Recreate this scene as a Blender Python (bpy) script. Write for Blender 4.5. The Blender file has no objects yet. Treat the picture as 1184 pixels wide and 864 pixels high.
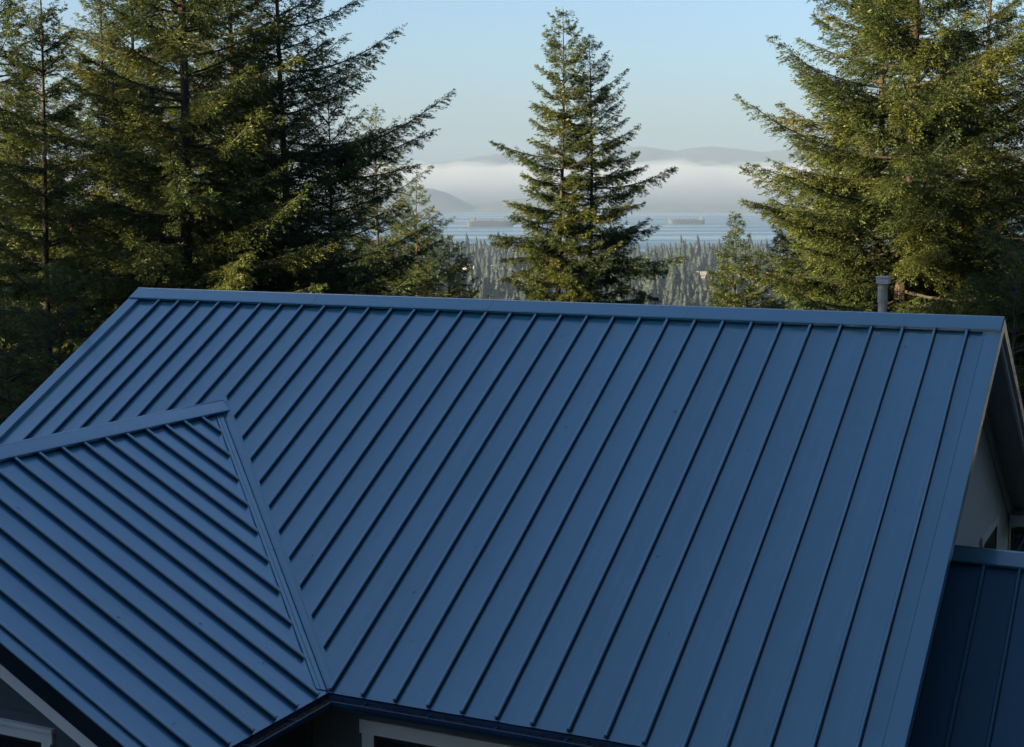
import bpy, math, random
import numpy as np

# ------------------------------------------------------------------ camera, sky, sun, exposure
sc = bpy.context.scene
COL = sc.collection
R = math.radians
FPX, PCX, PCY, HOR = 1685.2, 592.0, 432.0, 228.3      # measured from the photograph's vanishing points (1184 px wide)
PITCH = math.atan((PCY - HOR) / FPX)
CZ = 11.0
SEA = -79.0
SUN_AZ, SUN_EL = R(-113), R(14.0)                        # heading from the view direction (left of it), elevation
SUN_DIR = np.array([math.sin(SUN_AZ) * math.cos(SUN_EL), math.cos(SUN_AZ) * math.cos(SUN_EL), math.sin(SUN_EL)])

cd = bpy.data.cameras.new('camera')
cam = bpy.data.objects.new('camera', cd)
COL.objects.link(cam)
cam.location = (0, 0, CZ)
cam.rotation_euler = (R(90) - PITCH, 0, 0)
cd.sensor_width = 36
cd.lens = 36 * FPX / 1184
cd.clip_start = 0.2
cd.clip_end = 60000
sc.camera = cam

wd = bpy.data.worlds.new('World')
sc.world = wd
wd.use_nodes = True
nt = wd.node_tree
bg = nt.nodes['Background']
sky = nt.nodes.new('ShaderNodeTexSky')
sky.sky_type = 'NISHITA'
sky.sun_disc = False
sky.sun_elevation = SUN_EL
sky.sun_rotation = SUN_AZ
sky.altitude = 50
sky.air_density = 1.0
sky.dust_density = 1.8
sky.ozone_density = 4.0
nt.links.new(sky.outputs[0], bg.inputs['Color'])
bg.inputs['Strength'].default_value = 0.055

sl = bpy.data.lights.new('sun', 'SUN')
sun = bpy.data.objects.new('sun', sl)
COL.objects.link(sun)
sl.energy = 5.0
sl.angle = R(0.5)
sl.color = (1.0, 0.77, 0.42)
sun.rotation_euler = (R(90) - SUN_EL, 0, math.pi - SUN_AZ)   # the lamp's -Z runs away from the sun
sun.location = (-40, 30, 40)

sc.view_settings.view_transform = 'Standard'
sc.view_settings.look = 'None'
sc.view_settings.exposure = 2.35
sc.view_settings.gamma = 1
sc.render.engine = 'CYCLES'
cy = sc.cycles
cy.use_denoising = True
cy.max_bounces = 8
cy.diffuse_bounces = 3
cy.glossy_bounces = 3
cy.transmission_bounces = 4
cy.volume_bounces = 5
cy.transparent_max_bounces = 8
cy.volume_step_rate = 1.0
cy.caustics_reflective = False
cy.caustics_refractive = False

# ------------------------------------------------------------------ helpers
def ray(px, py):
    a, b, c = px - PCX, -(py - PCY), FPX
    return np.array([a, c * math.cos(PITCH) + b * math.sin(PITCH), b * math.cos(PITCH) - c * math.sin(PITCH)])

def at(px, py, Y):
    """the point at forward distance Y seen at a photograph pixel"""
    r = ray(px, py)
    p = r * (Y / r[1])
    return np.array([p[0], p[1], p[2] + CZ])

def tag(o, label=None, cat=None, group=None, kind=None):
    if label: o['label'] = label
    if cat: o['category'] = cat
    if group: o['group'] = group
    if kind: o['kind'] = kind
    return o

def empty(name, loc, rz=0.0):
    o = bpy.data.objects.new(name, None)
    COL.objects.link(o)
    o.empty_display_size = 0.3
    o.location = loc
    o.rotation_euler = (0, 0, rz)
    return o

class MB:
    def __init__(self):
        self.v, self.f, self.m = [], [], []
        self.mi = 0
    def add(self, vs, fs):
        k = len(self.v)
        self.v += [tuple(map(float, v)) for v in vs]
        self.f += [tuple(k + i for i in f) for f in fs]
        self.m += [self.mi] * len(fs)
    def hexa(self, p):
        """eight corners: bottom ring 0-3, top ring 4-7"""
        self.add(p, [(3, 2, 1, 0), (4, 5, 6, 7), (0, 1, 5, 4), (1, 2, 6, 5), (2, 3, 7, 6), (3, 0, 4, 7)])
    def box(self, x0, x1, y0, y1, z0, z1):
        self.hexa([(x0, y0, z0), (x1, y0, z0), (x1, y1, z0), (x0, y1, z0), (x0, y0, z1), (x1, y0, z1), (x1, y1, z1), (x0, y1, z1)])
    def loft(self, rings, cap=True, closed=True):
        """rings of equal length joined by quads"""
        n = len(rings[0])
        k = len(self.v)
        vs = [p for r in rings for p in r]
        fs = []
        for i in range(len(rings) - 1):
            for j in range(n if closed else n - 1):
                a, b = i * n + j, i * n + (j + 1) % n
                fs.append((a, b, b + n, a + n))
        if cap and closed:
            fs.append(tuple(range(n - 1, -1, -1)))
            fs.append(tuple((len(rings) - 1) * n + j for j in range(n)))
        self.add(vs, fs)
    def tube(self, pts, rad, n=8, cap=True):
        pts = [np.array(p, float) for p in pts]
        rings = []
        for i, p in enumerate(pts):
            t = pts[min(i + 1, len(pts) - 1)] - pts[max(i - 1, 0)]
            t /= np.linalg.norm(t) + 1e-9
            a = np.array([0, 0, 1.0]) if abs(t[2]) < .8 else np.array([1.0, 0, 0])
            s = np.cross(t, a); s /= np.linalg.norm(s)
            q = np.cross(s, t)
            r = rad[i] if hasattr(rad, '__len__') else rad
            rings.append([p + r * (math.cos(2 * math.pi * j / n) * s + math.sin(2 * math.pi * j / n) * q) for j in range(n)])
        self.loft(rings, cap)
    def build(self, name, mats, parent=None, smooth=False, fix=True):
        me = bpy.data.meshes.new(name)
        me.from_pydata(self.v, [], self.f)
        if not isinstance(mats, (list, tuple)): mats = [mats]
        for m in mats: me.materials.append(m)
        if len(mats) > 1: me.polygons.foreach_set('material_index', self.m)
        if fix:
            import bmesh
            b = bmesh.new(); b.from_mesh(me)
            bmesh.ops.recalc_face_normals(b, faces=b.faces)
            b.to_mesh(me); b.free()
        if smooth: me.polygons.foreach_set('use_smooth', [True] * len(me.polygons))
        me.update()
        o = bpy.data.objects.new(name, me)
        COL.objects.link(o)
        if parent: o.parent = parent
        return o

def np_mesh(name, verts, faces, mat, tone=None, smooth=False):
    """numpy mesh; faces (M,k); tone per vertex float attribute"""
    me = bpy.data.meshes.new(name)
    M, k = faces.shape
    me.vertices.add(len(verts))
    me.vertices.foreach_set('co', np.ascontiguousarray(verts, np.float32).ravel())
    me.loops.add(M * k)
    me.loops.foreach_set('vertex_index', np.ascontiguousarray(faces, np.int32).ravel())
    me.polygons.add(M)
    me.polygons.foreach_set('loop_start', np.arange(0, M * k, k, dtype=np.int32))
    me.polygons.foreach_set('loop_total', np.full(M, k, np.int32))
    if smooth: me.polygons.foreach_set('use_smooth', np.ones(M, bool))
    if tone is not None:
        a = me.attributes.new('tone', 'FLOAT', 'POINT')
        a.data.foreach_set('value', np.ascontiguousarray(tone, np.float32))
    me.materials.append(mat)
    me.update(calc_edges=True)
    return me

def link_mesh(name, me, parent=None, loc=None):
    o = bpy.data.objects.new(name, me)
    COL.objects.link(o)
    if parent: o.parent = parent
    if loc is not None: o.location = loc
    return o

# ------------------------------------------------------------------ materials
def new_mat(name):
    m = bpy.data.materials.new(name)
    m.use_nodes = True
    t = m.node_tree
    return m, t, t.nodes['Principled BSDF']

def N(t, kind, **kw):
    n = t.nodes.new(kind)
    for k, v in kw.items():
        if k in n.inputs: n.inputs[k].default_value = v
        else: setattr(n, k, v)
    return n

def ramp(t, fac, stops):
    r = t.nodes.new('ShaderNodeValToRGB')
    e = r.color_ramp.elements
    while len(e) < len(stops): e.new(0.5)
    for s, (p, c) in zip(e, stops):
        s.position = p
        s.color = (*c, 1)
    t.links.new(fac, r.inputs[0])
    return r.outputs[0]

def noise(t, scale, detail=4, rough=.55, stretch=None, coord='Object'):
    tc = t.nodes.new('ShaderNodeTexCoord')
    o = tc.outputs[coord]
    if stretch:
        mp = t.nodes.new('ShaderNodeMapping')
        mp.inputs['Scale'].default_value = stretch
        t.links.new(o, mp.inputs[0]); o = mp.outputs[0]
    n = t.nodes.new('ShaderNodeTexNoise')
    n.inputs['Scale'].default_value = scale
    n.inputs['Detail'].default_value = detail
    n.inputs['Roughness'].default_value = rough
    t.links.new(o, n.inputs['Vector'])
    return n.outputs['Fac']

def simple(name, lo, hi, scale=3, rough=.6, bump=0, bscale=40, spec=.5, stretch=None, metal=0, bdist=.01):
    m, t, b = new_mat(name)
    t.links.new(ramp(t, noise(t, scale, 6, .6, stretch), [(.3, lo), (.7, hi)]), b.inputs['Base Color'])
    b.inputs['Roughness'].default_value = rough
    b.inputs['Metallic'].default_value = metal
    b.inputs['Specular IOR Level'].default_value = spec
    if bump:
        bp = N(t, 'ShaderNodeBump', Strength=bump, Distance=bdist)
        t.links.new(noise(t, bscale, 5, .6, stretch), bp.inputs['Height'])
        t.links.new(bp.outputs[0], b.inputs['Normal'])
    return m

def roof_mat(name, lo, hi, streak=None):
    m, t, b = new_mat(name)
    big = noise(t, .7, 4, .6)
    base = ramp(t, big, [(.3, lo), (.72, hi)])
    if streak:                                             # thin dust washed down the slope
        dust = N(t, 'ShaderNodeMixRGB')
        dust.inputs['Color2'].default_value = (.20, .24, .27, 1)
        f = N(t, 'ShaderNodeMapRange')
        f.inputs['From Min'].default_value = .50; f.inputs['From Max'].default_value = .80
        f.inputs['To Min'].default_value = 0; f.inputs['To Max'].default_value = .16
        t.links.new(noise(t, 1.0, 6, .62, streak), f.inputs['Value'])
        t.links.new(f.outputs[0], dust.inputs['Fac']); t.links.new(base, dust.inputs['Color1'])
        base = dust.outputs[0]
    t.links.new(base, b.inputs['Base Color'])
    # faint dust and water marks change the gloss
    rr = N(t, 'ShaderNodeMapRange')
    rr.inputs['From Min'].default_value = .3; rr.inputs['From Max'].default_value = .75
    rr.inputs['To Min'].default_value = .30; rr.inputs['To Max'].default_value = .46
    t.links.new(noise(t, 2.2, 7, .65), rr.inputs['Value'])
    t.links.new(rr.outputs[0], b.inputs['Roughness'])
    b.inputs['Specular IOR Level'].default_value = .5
    b.inputs['Coat Weight'].default_value = 1.0
    b.inputs['Coat IOR'].default_value = 2.15
    b.inputs['Coat Roughness'].default_value = .15
    b1 = N(t, 'ShaderNodeBump', Strength=.5, Distance=.02)
    t.links.new(noise(t, 1.5, 3, .5), b1.inputs['Height'])
    b2 = N(t, 'ShaderNodeBump', Strength=.06, Distance=.002)
    t.links.new(noise(t, 350, 3, .6), b2.inputs['Height'])
    t.links.new(b1.outputs[0], b2.inputs['Normal'])
    t.links.new(b2.outputs[0], b.inputs['Normal'])
    t.links.new(b1.outputs[0], b.inputs['Coat Normal'])
    return m

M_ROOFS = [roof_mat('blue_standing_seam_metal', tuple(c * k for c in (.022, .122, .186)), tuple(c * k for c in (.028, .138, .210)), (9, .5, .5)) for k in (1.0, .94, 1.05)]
M_WINGS = [roof_mat('blue_wing_seam_metal', tuple(c * k for c in (.016, .132, .222)), tuple(c * k for c in (.022, .150, .248)), (.5, 9, .5)) for k in (1.0, .95, 1.05)]
M_RAKEEDGE = simple('dark_navy_edge_metal', (.008, .016, .024), (.013, .024, .034), 2, .4)
M_FOOT = simple('painted_shade_seam_foot', (.006, .022, .036), (.012, .036, .056), 6, .7)  # dark colour paints the shade beside and under each seam
M_HEAD = roof_mat('painted_light_seam_head', (.055, .180, .265), (.075, .215, .305))  # light colour paints the bright edge along each seam
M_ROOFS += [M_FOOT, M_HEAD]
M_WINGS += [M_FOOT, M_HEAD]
M_TRIM = roof_mat('blue_folded_trim_metal', (.029, .134, .203), (.036, .152, .228))
M_SIDES = [simple('navy_side_roof_metal', tuple(c * k for c in (.012, .066, .118)), tuple(c * k for c in (.016, .076, .134)), .8, .42, .04, 200) for k in (1.0, .95, 1.05)] + [M_FOOT, simple('navy_seam_head', (.024, .10, .165), (.03, .115, .185), 1, .4)]  # seam head lightened here too, as a painted highlight
M_GUT = simple('blue_gutter_metal', (.020, .060, .125), (.026, .072, .145), 2, .38, .05, 60)
M_WHITE = simple('white_painted_trim', (.74, .74, .72), (.82, .82, .80), 3, .55, .12, 30)
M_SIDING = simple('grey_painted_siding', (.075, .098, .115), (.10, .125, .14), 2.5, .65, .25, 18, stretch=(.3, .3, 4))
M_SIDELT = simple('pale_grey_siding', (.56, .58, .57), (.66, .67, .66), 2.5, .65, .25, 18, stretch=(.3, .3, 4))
M_SOFFIT = simple('painted_soffit_board', (.42, .42, .39), (.50, .49, .46), 2, .7, .2, 20)
M_DARK = simple('dark_window_frame', (.015, .015, .016), (.03, .03, .03), 5, .4)
M_LITTER = simple('fallen_needle_litter', (.012, .009, .006), (.10, .07, .035), 26, .95, 1.0, 45, bdist=.03)
M_PIPE = simple('weathered_flue_metal', (.30, .27, .20), (.54, .49, .38), 9, .75, .5, 25)
M_PIPEC = simple('galvanised_cap_metal', (.30, .31, .30), (.50, .50, .48), 12, .5, .3, 30)

m, t, b = new_mat('window_glass')
b.inputs['Base Color'].default_value = (.012, .016, .02, 1)
b.inputs['Roughness'].default_value = .04
b.inputs['Specular IOR Level'].default_value = .8
M_GLASS = m

def leaf_mat(name, dark, mid, light, trans=.38):
    m, t, b = new_mat(name)
    t.nodes.remove(b)
    out = t.nodes['Material Output']
    at_ = t.nodes.new('ShaderNodeAttribute'); at_.attribute_name = 'tone'
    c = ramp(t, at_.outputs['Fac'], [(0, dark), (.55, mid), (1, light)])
    d = N(t, 'ShaderNodeBsdfDiffuse'); tr = N(t, 'ShaderNodeBsdfTranslucent'); g = N(t, 'ShaderNodeBsdfGlossy', Roughness=.5)
    g.inputs['Color'].default_value = (.5, .5, .5, 1)
    t.links.new(c, d.inputs[0])
    hs = N(t, 'ShaderNodeHueSaturation', Hue=.485, Saturation=1.1, Value=1.5)
    t.links.new(c, hs.inputs['Color']); t.links.new(hs.outputs[0], tr.inputs[0])
    mx = N(t, 'ShaderNodeMixShader'); mx.inputs[0].default_value = trans
    t.links.new(d.outputs[0], mx.inputs[1]); t.links.new(tr.outputs[0], mx.inputs[2])
    m2 = N(t, 'ShaderNodeMixShader'); m2.inputs[0].default_value = .04
    t.links.new(mx.outputs[0], m2.inputs[1]); t.links.new(g.outputs[0], m2.inputs[2])
    t.links.new(m2.outputs[0], out.inputs['Surface'])
    return m

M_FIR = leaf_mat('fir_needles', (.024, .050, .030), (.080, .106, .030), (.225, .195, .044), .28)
M_BARK = simple('fir_bark', (.020, .016, .013), (.062, .047, .036), 7, .9, 1.0, 14, stretch=(1, 1, .22), bdist=.05)
M_FARFIR = leaf_mat('haze_tinted_far_foliage', (.018, .030, .030), (.030, .044, .040), (.10, .088, .068), .15)  # bluer, brighter tones put extra haze into the foliage colour

# ------------------------------------------------------------------ ground, water, mountains
rng = np.random.default_rng(5)

def vnoise2(x, y, seed=0, octaves=4):
    """smooth value noise on arrays"""
    out = np.zeros(np.broadcast(x, y).shape)
    amp, tot = 1.0, 0.0
    for o in range(octaves):
        xi, yi = np.floor(x).astype(int), np.floor(y).astype(int)
        fx, fy = x - xi, y - yi
        fx = fx * fx * (3 - 2 * fx); fy = fy * fy * (3 - 2 * fy)
        def h(a, b_):
            n = (a * 374761393 + b_ * 668265263 + (seed + o) * 1442695041) & 0xffffffff
            n = ((n ^ (n >> 13)) * 1274126177) & 0xffffffff
            return ((n ^ (n >> 16)) & 0xffff) / 65535.0
        v = (h(xi, yi) * (1 - fx) + h(xi + 1, yi) * fx) * (1 - fy) + (h(xi, yi + 1) * (1 - fx) + h(xi + 1, yi + 1) * fx) * fy
        out += amp * v; tot += amp
        amp *= .5; x = x * 2.03 + 17.1; y = y * 2.03 + 9.7
    return out / tot

def ground_z(x, y):
    z = np.interp(y, [-400, 24, 60, 400, 1100, 1700, 2240, 2330, 2500], [0, 0, -3, -48, -71, -75, -77.5, -80.5, -86])
    amp = np.interp(y, [-400, 60, 200, 1100, 2200, 2400], [0, .3, 3, 4, 1.2, .5])
    shore = (vnoise2(x / 260., y * 0 + 3.3, 7, 3) - .5) * 10 * np.clip((y - 1900) / 400, 0, 1)
    return z + (vnoise2(x / 90., y / 90., 3, 3) - .5) * 2 * amp + shore * .35

ys = np.concatenate([np.linspace(-120, 80, 24), np.linspace(90, 1100, 45), np.linspace(1120, 2500, 80)])
xs = np.concatenate([np.linspace(-3500, -900, 14), np.linspace(-860, 860, 70), np.linspace(900, 3500, 14)])
gx, gy = np.meshgrid(xs, ys)
gz = ground_z(gx, gy)
def grid_faces(ny, nx):
    i, j = np.meshgrid(np.arange(ny - 1), np.arange(nx - 1), indexing='ij')
    a = (i * nx + j).ravel()
    return np.stack([a, a + 1, a + nx + 1, a + nx], 1)
M_GROUND = simple('forest_floor', (.030, .030, .018), (.085, .075, .045), .05, .95, .5, .6)
me = np_mesh('ground', np.stack([gx.ravel(), gy.ravel(), gz.ravel()], 1), grid_faces(len(ys), len(xs)), M_GROUND, smooth=True)
tag(link_mesh('ground', me), kind='structure')

m, t, b = new_mat('sea_water')
b.inputs['Base Color'].default_value = (.030, .085, .13, 1)
b.inputs['Specular IOR Level'].default_value = .5
b.inputs['IOR'].default_value = 1.33
stk = noise(t, .0022, 5, .6, (.22, 1.6, 1))
rr = N(t, 'ShaderNodeMapRange')
rr.inputs['From Min'].default_value = .38; rr.inputs['From Max'].default_value = .62
rr.inputs['To Min'].default_value = .12; rr.inputs['To Max'].default_value = .55
t.links.new(stk, rr.inputs['Value']); t.links.new(rr.outputs[0], b.inputs['Roughness'])
bp = N(t, 'ShaderNodeBump', Strength=.35, Distance=1.0)
t.links.new(noise(t, .09, 3, .6, (.5, 1.4, 1)), bp.inputs['Height'])
t.links.new(bp.outputs[0], b.inputs['Normal'])
wm = MB()
wm.add([(-14000, 2000, SEA), (14000, 2000, SEA), (14000, 14500, SEA), (-14000, 14500, SEA)], [(0, 1, 2, 3)])
tag(wm.build('water', m, fix=False), kind='structure')

M_HILL = simple('wooded_hillside', (.020, .030, .018), (.045, .055, .034), .004, .95, .8, .02, bdist=8)

def hill_range(name, Y, depth, prof, xmin, xmax, nx, rough, seed):
    """a range of real depth; its crest follows heights measured at distance Y"""
    P = np.array([at(px, py, Y) for px, py in prof])
    px_, pz_ = P[:, 0], P[:, 2]
    X = np.linspace(xmin, xmax, nx)
    mean = pz_.mean()
    crest = np.interp(X, px_, pz_)
    out = np.maximum(px_[0] - X, X - px_[-1]); out = np.clip(out, 0, None)
    wig = (vnoise2(X / 900., X * 0 + .5, seed, 4) - .5)
    crest = crest + wig * np.clip(out / 600, 0, 1) * abs(mean - SEA) * .9
    crest = np.maximum(crest, SEA + 5)
    n = 30
    T = np.linspace(0, 1, n)
    shape = np.where(T < .55, np.sin(T / .55 * math.pi / 2) ** 1.15, np.cos((T - .55) / .45 * math.pi / 2))
    gx, gt = np.meshgrid(X, T)
    gy = Y + (gt - .55) * depth
    rel = vnoise2(gx / 420., gy / 420., seed + 3, 5) - .5
    env = np.sin(np.clip(gt, 0, 1) * math.pi)
    z = SEA - 4 + (crest[None, :] - SEA + 4) * shape[:, None]
    z = z + rel * rough * env * (np.abs(gt - .55) * 2.2)
    z = z + (vnoise2(gx / 38., gy / 38., seed + 9, 2) - .5) * 14 * env
    me = np_mesh(name, np.stack([gx.ravel(), gy.ravel(), z.ravel()], 1), grid_faces(n, nx), M_HILL, smooth=True)
    return tag(link_mesh(name, me), kind='structure')

hill_range('mountains', 12600, 2600,
           [(300, 186), (360, 180), (420, 188), (470, 191), (500, 188), (528, 187), (550, 181), (575, 178), (600, 184), (640, 176), (680, 180),
            (705, 176), (722, 170), (742, 169), (760, 172), (780, 175), (800, 171), (822, 169.5), (850, 172), (880, 176), (930, 171), (1000, 166), (1100, 174)],
           -7500, 7500, 420, 260, 11)
hill_range('hills', 9300, 1300,
           [(380, 226), (440, 219), (480, 217.5), (500, 218.5), (520, 225), (536, 233), (548, 240), (558, 237), (575, 233), (592, 230.5), (620, 229), (660, 232),
            (700, 238), (740, 240), (800, 239), (850, 236), (900, 232), (1000, 228)],
           -5500, 5500, 300, 60, 23)

# ------------------------------------------------------------------ haze and fog bank
def volume_mat(name, density, color, aniso):
    m = bpy.data.materials.new(name)
    m.use_nodes = True
    t = m.node_tree
    t.nodes.remove(t.nodes['Principled BSDF'])
    v = t.nodes.new('ShaderNodeVolumePrincipled')
    v.inputs['Density'].default_value = density
    v.inputs['Color'].default_value = (*color, 1)
    v.inputs['Anisotropy'].default_value = aniso
    t.links.new(v.outputs[0], t.nodes['Material Output'].inputs['Volume'])
    return m

M_HAZE = volume_mat('pale_haze', 1.12e-4, (.25, .345, .515), .0)
hb = MB()
hb.box(-15000, 15000, -400, 15000, -90, 540)
tag(hb.build('haze', M_HAZE), kind='stuff')

X = np.linspace(-6500, 6500, 300)
nseg = 28
top_px = np.interp(X, [at(p, 200, 10800)[0] for p in (300, 470, 540, 600, 690, 720, 750, 775, 800, 840, 880, 1100)],
                   [189, 191, 189, 189, 192, 190, 187, 185.5, 188, 191, 189, 190])
for k_shell, (rise, dens_, wisp) in enumerate(((-26, 1.2e-3, 50), (-6, .55e-3, 64), (14, .30e-3, 80))):
    # three thinning layers of one bank: its top frays into the air
    M_FOG = volume_mat('sea_fog', dens_, (.62, .66, .73), .0)
    top = CZ + (HOR - top_px) / FPX * 10800 + rise + (vnoise2(X / (170. - 30 * k_shell), X * 0 + 2.2, 31 + k_shell, 4) - .5) * wisp
    yc = 10750 + (vnoise2(X / 800., X * 0 + 4.4, 41, 2) - .5) * 300
    fv = []
    for k in range(nseg):
        a = 2 * math.pi * k / nseg
        cy_, sy_ = math.cos(a), math.sin(a)
        zm = top - 150
        y = yc + (850 + 30 * k_shell) * cy_ * (1 if sy_ >= 0 else 1 + .80 * sy_) + (vnoise2(X / 130., X * 0 + k * .45, 51 + k_shell, 2) - .5) * 160
        z = zm + 150 * sy_ if sy_ >= 0 else zm + (zm - SEA - 3 - k_shell) * sy_
        fv.append(np.stack([X, y, z], 1))
    fv = np.stack(fv, 1)
    nx = len(X)
    fm = MB()
    fm.loft([list(r) for r in fv])
    tag(fm.build('fog_bank', M_FOG), kind='stuff')

# ------------------------------------------------------------------ the house
TH = R(25.63)
uu = np.array([math.cos(TH), -math.sin(TH)]); ww = np.array([math.sin(TH), math.cos(TH)])
hl = -9.367 * uu + 20.267 * ww
house = empty('house', (hl[0], hl[1], 0), -TH)
tag(house, 'house with a blue standing seam metal roof, a cross gable wing and white trim', 'house')

XL, XR = -7.606, 6.89
ZR, T1 = 9.356, .583            # main ridge of the panels, slope
YE = -6.75                      # eave
XW, ZW, T2 = -4.048, 7.892, .535   # wing ridge
YF = -9.60                      # wing front rake
ZE = ZR + T1 * YE
XE = XW + (ZW - ZE) / T2
LW = XE - XW
LL = XW - XL

class Plane:
    """a roof slope: O on the ridge, e along the ridge, d down the slope, n out"""
    def __init__(self, O, e, down, t):
        self.O = np.array(O, float); self.e = np.array(e, float)
        h = np.array(down, float)
        self.d = h + np.array([0, 0, -t])       # per unit of horizontal run
        n = np.cross(self.e, self.d / np.linalg.norm(self.d))
        self.n = n if n[2] > 0 else -n
    def p(self, a, r, h): return self.O + self.e * a + self.d * r + self.n * h
    def slab(self, mb, a0, a1, r00, r01, r10, r11, h0, h1):
        """r00..r01 the run range at a0, r10..r11 at a1"""
        q = [(a0, r00), (a1, r10), (a1, r11), (a0, r01)]
        mb.hexa([self.p(a, r, h0) for a, r in q] + [self.p(a, r, h1) for a, r in q])
    def rib(self, mb, a, r0, r1, skew0=0, skew1=0, h=.060):
        if r1 - r0 < .08: return
        # foot and thin web with seam shade in their dark colour, then a folded head overhanging it whose corners are broken and whose pale colour paints a highlight
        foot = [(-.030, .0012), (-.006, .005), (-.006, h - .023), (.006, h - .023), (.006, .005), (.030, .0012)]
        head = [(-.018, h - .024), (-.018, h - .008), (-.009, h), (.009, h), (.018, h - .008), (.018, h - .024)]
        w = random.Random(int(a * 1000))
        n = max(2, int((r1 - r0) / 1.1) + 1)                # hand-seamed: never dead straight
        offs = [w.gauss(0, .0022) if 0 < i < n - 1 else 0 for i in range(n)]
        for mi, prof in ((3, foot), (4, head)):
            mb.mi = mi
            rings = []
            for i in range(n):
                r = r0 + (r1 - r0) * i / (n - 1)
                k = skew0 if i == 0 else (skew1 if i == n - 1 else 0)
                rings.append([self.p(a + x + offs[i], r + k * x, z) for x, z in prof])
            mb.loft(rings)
        mb.mi = 0

def pan(mb, pl, poly_run, a0, a1, th=.02, crown=.006, nseg=6):
    """one tray between two seams, its middle a little lower than its edges; poly_run(a) -> (r0, r1)"""
    A = np.linspace(a0, a1, nseg + 1)
    mb.mi = random.choice((0, 0, 1, 2))
    NR = 14
    jit = random.uniform(.5, 1.5)
    ph = random.uniform(0, 6)
    vs, fs = [], []
    for i, a in enumerate(A):
        r0, r1 = poly_run(a)
        u = (a - a0) / (a1 - a0)
        for k in range(NR + 1):
            r = r0 + (r1 - r0) * k / NR
            h = -crown * jit * 4 * u * (1 - u) * (.8 + .35 * math.sin(r * 1.7 + ph))
            vs.append(pl.p(a, r, h))
    for i in range(nseg):
        for k in range(NR):
            q = i * (NR + 1) + k
            fs.append((q, q + 1, q + NR + 2, q + NR + 1))
    mb.add(vs, fs)
    mb.mi = 0

random.seed(3)
PM = Plane((0, 0, ZR), (1, 0, 0), (0, -1, 0), T1)        # main front slope
PB = Plane((0, 0, ZR), (1, 0, 0), (0, 1, 0), T1)         # main back slope
PR = Plane((XW, 0, ZW), (0, 1, 0), (1, 0, 0), T2)        # wing right slope (a = y, r = x - XW)
PL = Plane((XW, 0, ZW), (0, 1, 0), (-1, 0, 0), T2)       # wing left slope
RUN = -YE
def main_valley_run(x):
    """run down the main slope at which the wing roof is met"""
    zz = ZW - T2 * abs(x - XW)
    return (ZR - zz) / T1
def wing_valley_run(y):
    """run down the wing slope at which the main slope is met"""
    zz = ZR + T1 * y
    return max((ZW - zz) / T2, 0)
def main_run(x):
    if x < XE: return (0, min(RUN, main_valley_run(x)))
    return (0, RUN)
Y_AP = (ZW - ZR) / T1                                     # y of the wing ridge's inner end

mr = MB()
ribs = [-6.965 + k * .42 for k in range(33)]
edges = [XL] + ribs + [XR]
for a0, a1 in zip(edges[:-1], edges[1:]):
    cuts = sorted([a0, a1] + [c for c in (XW, XE) if a0 < c < a1])
    for c0, c1 in zip(cuts[:-1], cuts[1:]):
        pan(mr, PM, main_run, c0, c1, crown=.006 if len(cuts) == 2 else 0)
VF = .115
for a in ribs:
    if a < XE - .02:
        r1 = main_valley_run(a) - VF * (T2 / T1 if True else 1) - .06
        sk = (T2 / T1) * (1 if a > XW else -1)
        PM.rib(mr, a, .10, min(r1, RUN - .015), 0, sk)
    else:
        PM.rib(mr, a, .10, RUN - .015)
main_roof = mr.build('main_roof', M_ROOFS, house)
br = MB()
for a0, a1 in zip(edges[:-1], edges[1:]): pan(br, PB, lambda a: (0, RUN), a0, a1)
for a in ribs: PB.rib(br, a, .10, RUN - .015)
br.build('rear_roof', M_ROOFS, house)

def ridge_cap(mb, PA, PBk, a0, a1, w=.19, h=.064, th=.009, k=1.0):
    """folded cap sitting on the seams of two slopes, with a hem at each edge"""
    for P in (PA, PBk):
        P.slab(mb, a0, a1, 0, w, 0, w, h, h + th)
        P.slab(mb, a0, a1, w, w + .016, w, w + .016, h - .034, h + th - .002)
        P.slab(mb, a0, a1, w - .10, w - .092, w - .10, w - .092, .002, h - .002)      # closure set back under the edge
    mb.tube([PA.p(a0, -.004, h + .004), PA.p(a1, -.004, h + .004)], .014, 8)
rc = MB()
ridge_cap(rc, PM, PB, XL - .015, XR + .015, .235)
for xj in (-3.9, -.7, 2.5, 5.6):                            # lapped joints
    PM.slab(rc, xj, xj + .05, 0.004, .232, .004, .232, .0733, .0762)
rc.build('ridge_cap', M_TRIM, main_roof)

# rakes: folded trim over both gable edges
def rake_trim(mb, P, a, s, r0, r1, w, lip, h=.05):
    lo, hi = (a, a + s * w) if s > 0 else (a - w, a)
    P.slab(mb, lo, hi, r0, r1, r0, r1, .003, h)
for P in (PM, PB):
    rt = MB()
    P.slab(rt, XL - .02, XL + .19, .225, RUN, .225, RUN, .004, .050)
    P.slab(rt, XL - .034, XL - .0205, .02, RUN, .02, RUN, -.16, .0485)
    rt.build('rake_trim', M_TRIM, main_roof)
    rt = MB()
    P.slab(rt, XR - .185, XR + .012, .225, RUN, .225, RUN, .004, .030)
    P.slab(rt, XR - .205, XR - .186, .225, RUN, .225, RUN, .0045, .038)
    P.slab(rt, XR + .0125, XR + .024, .0, RUN, .0, RUN, -.11, .0285)
    rt.build('rake_trim', M_TRIM, main_roof)

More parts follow.
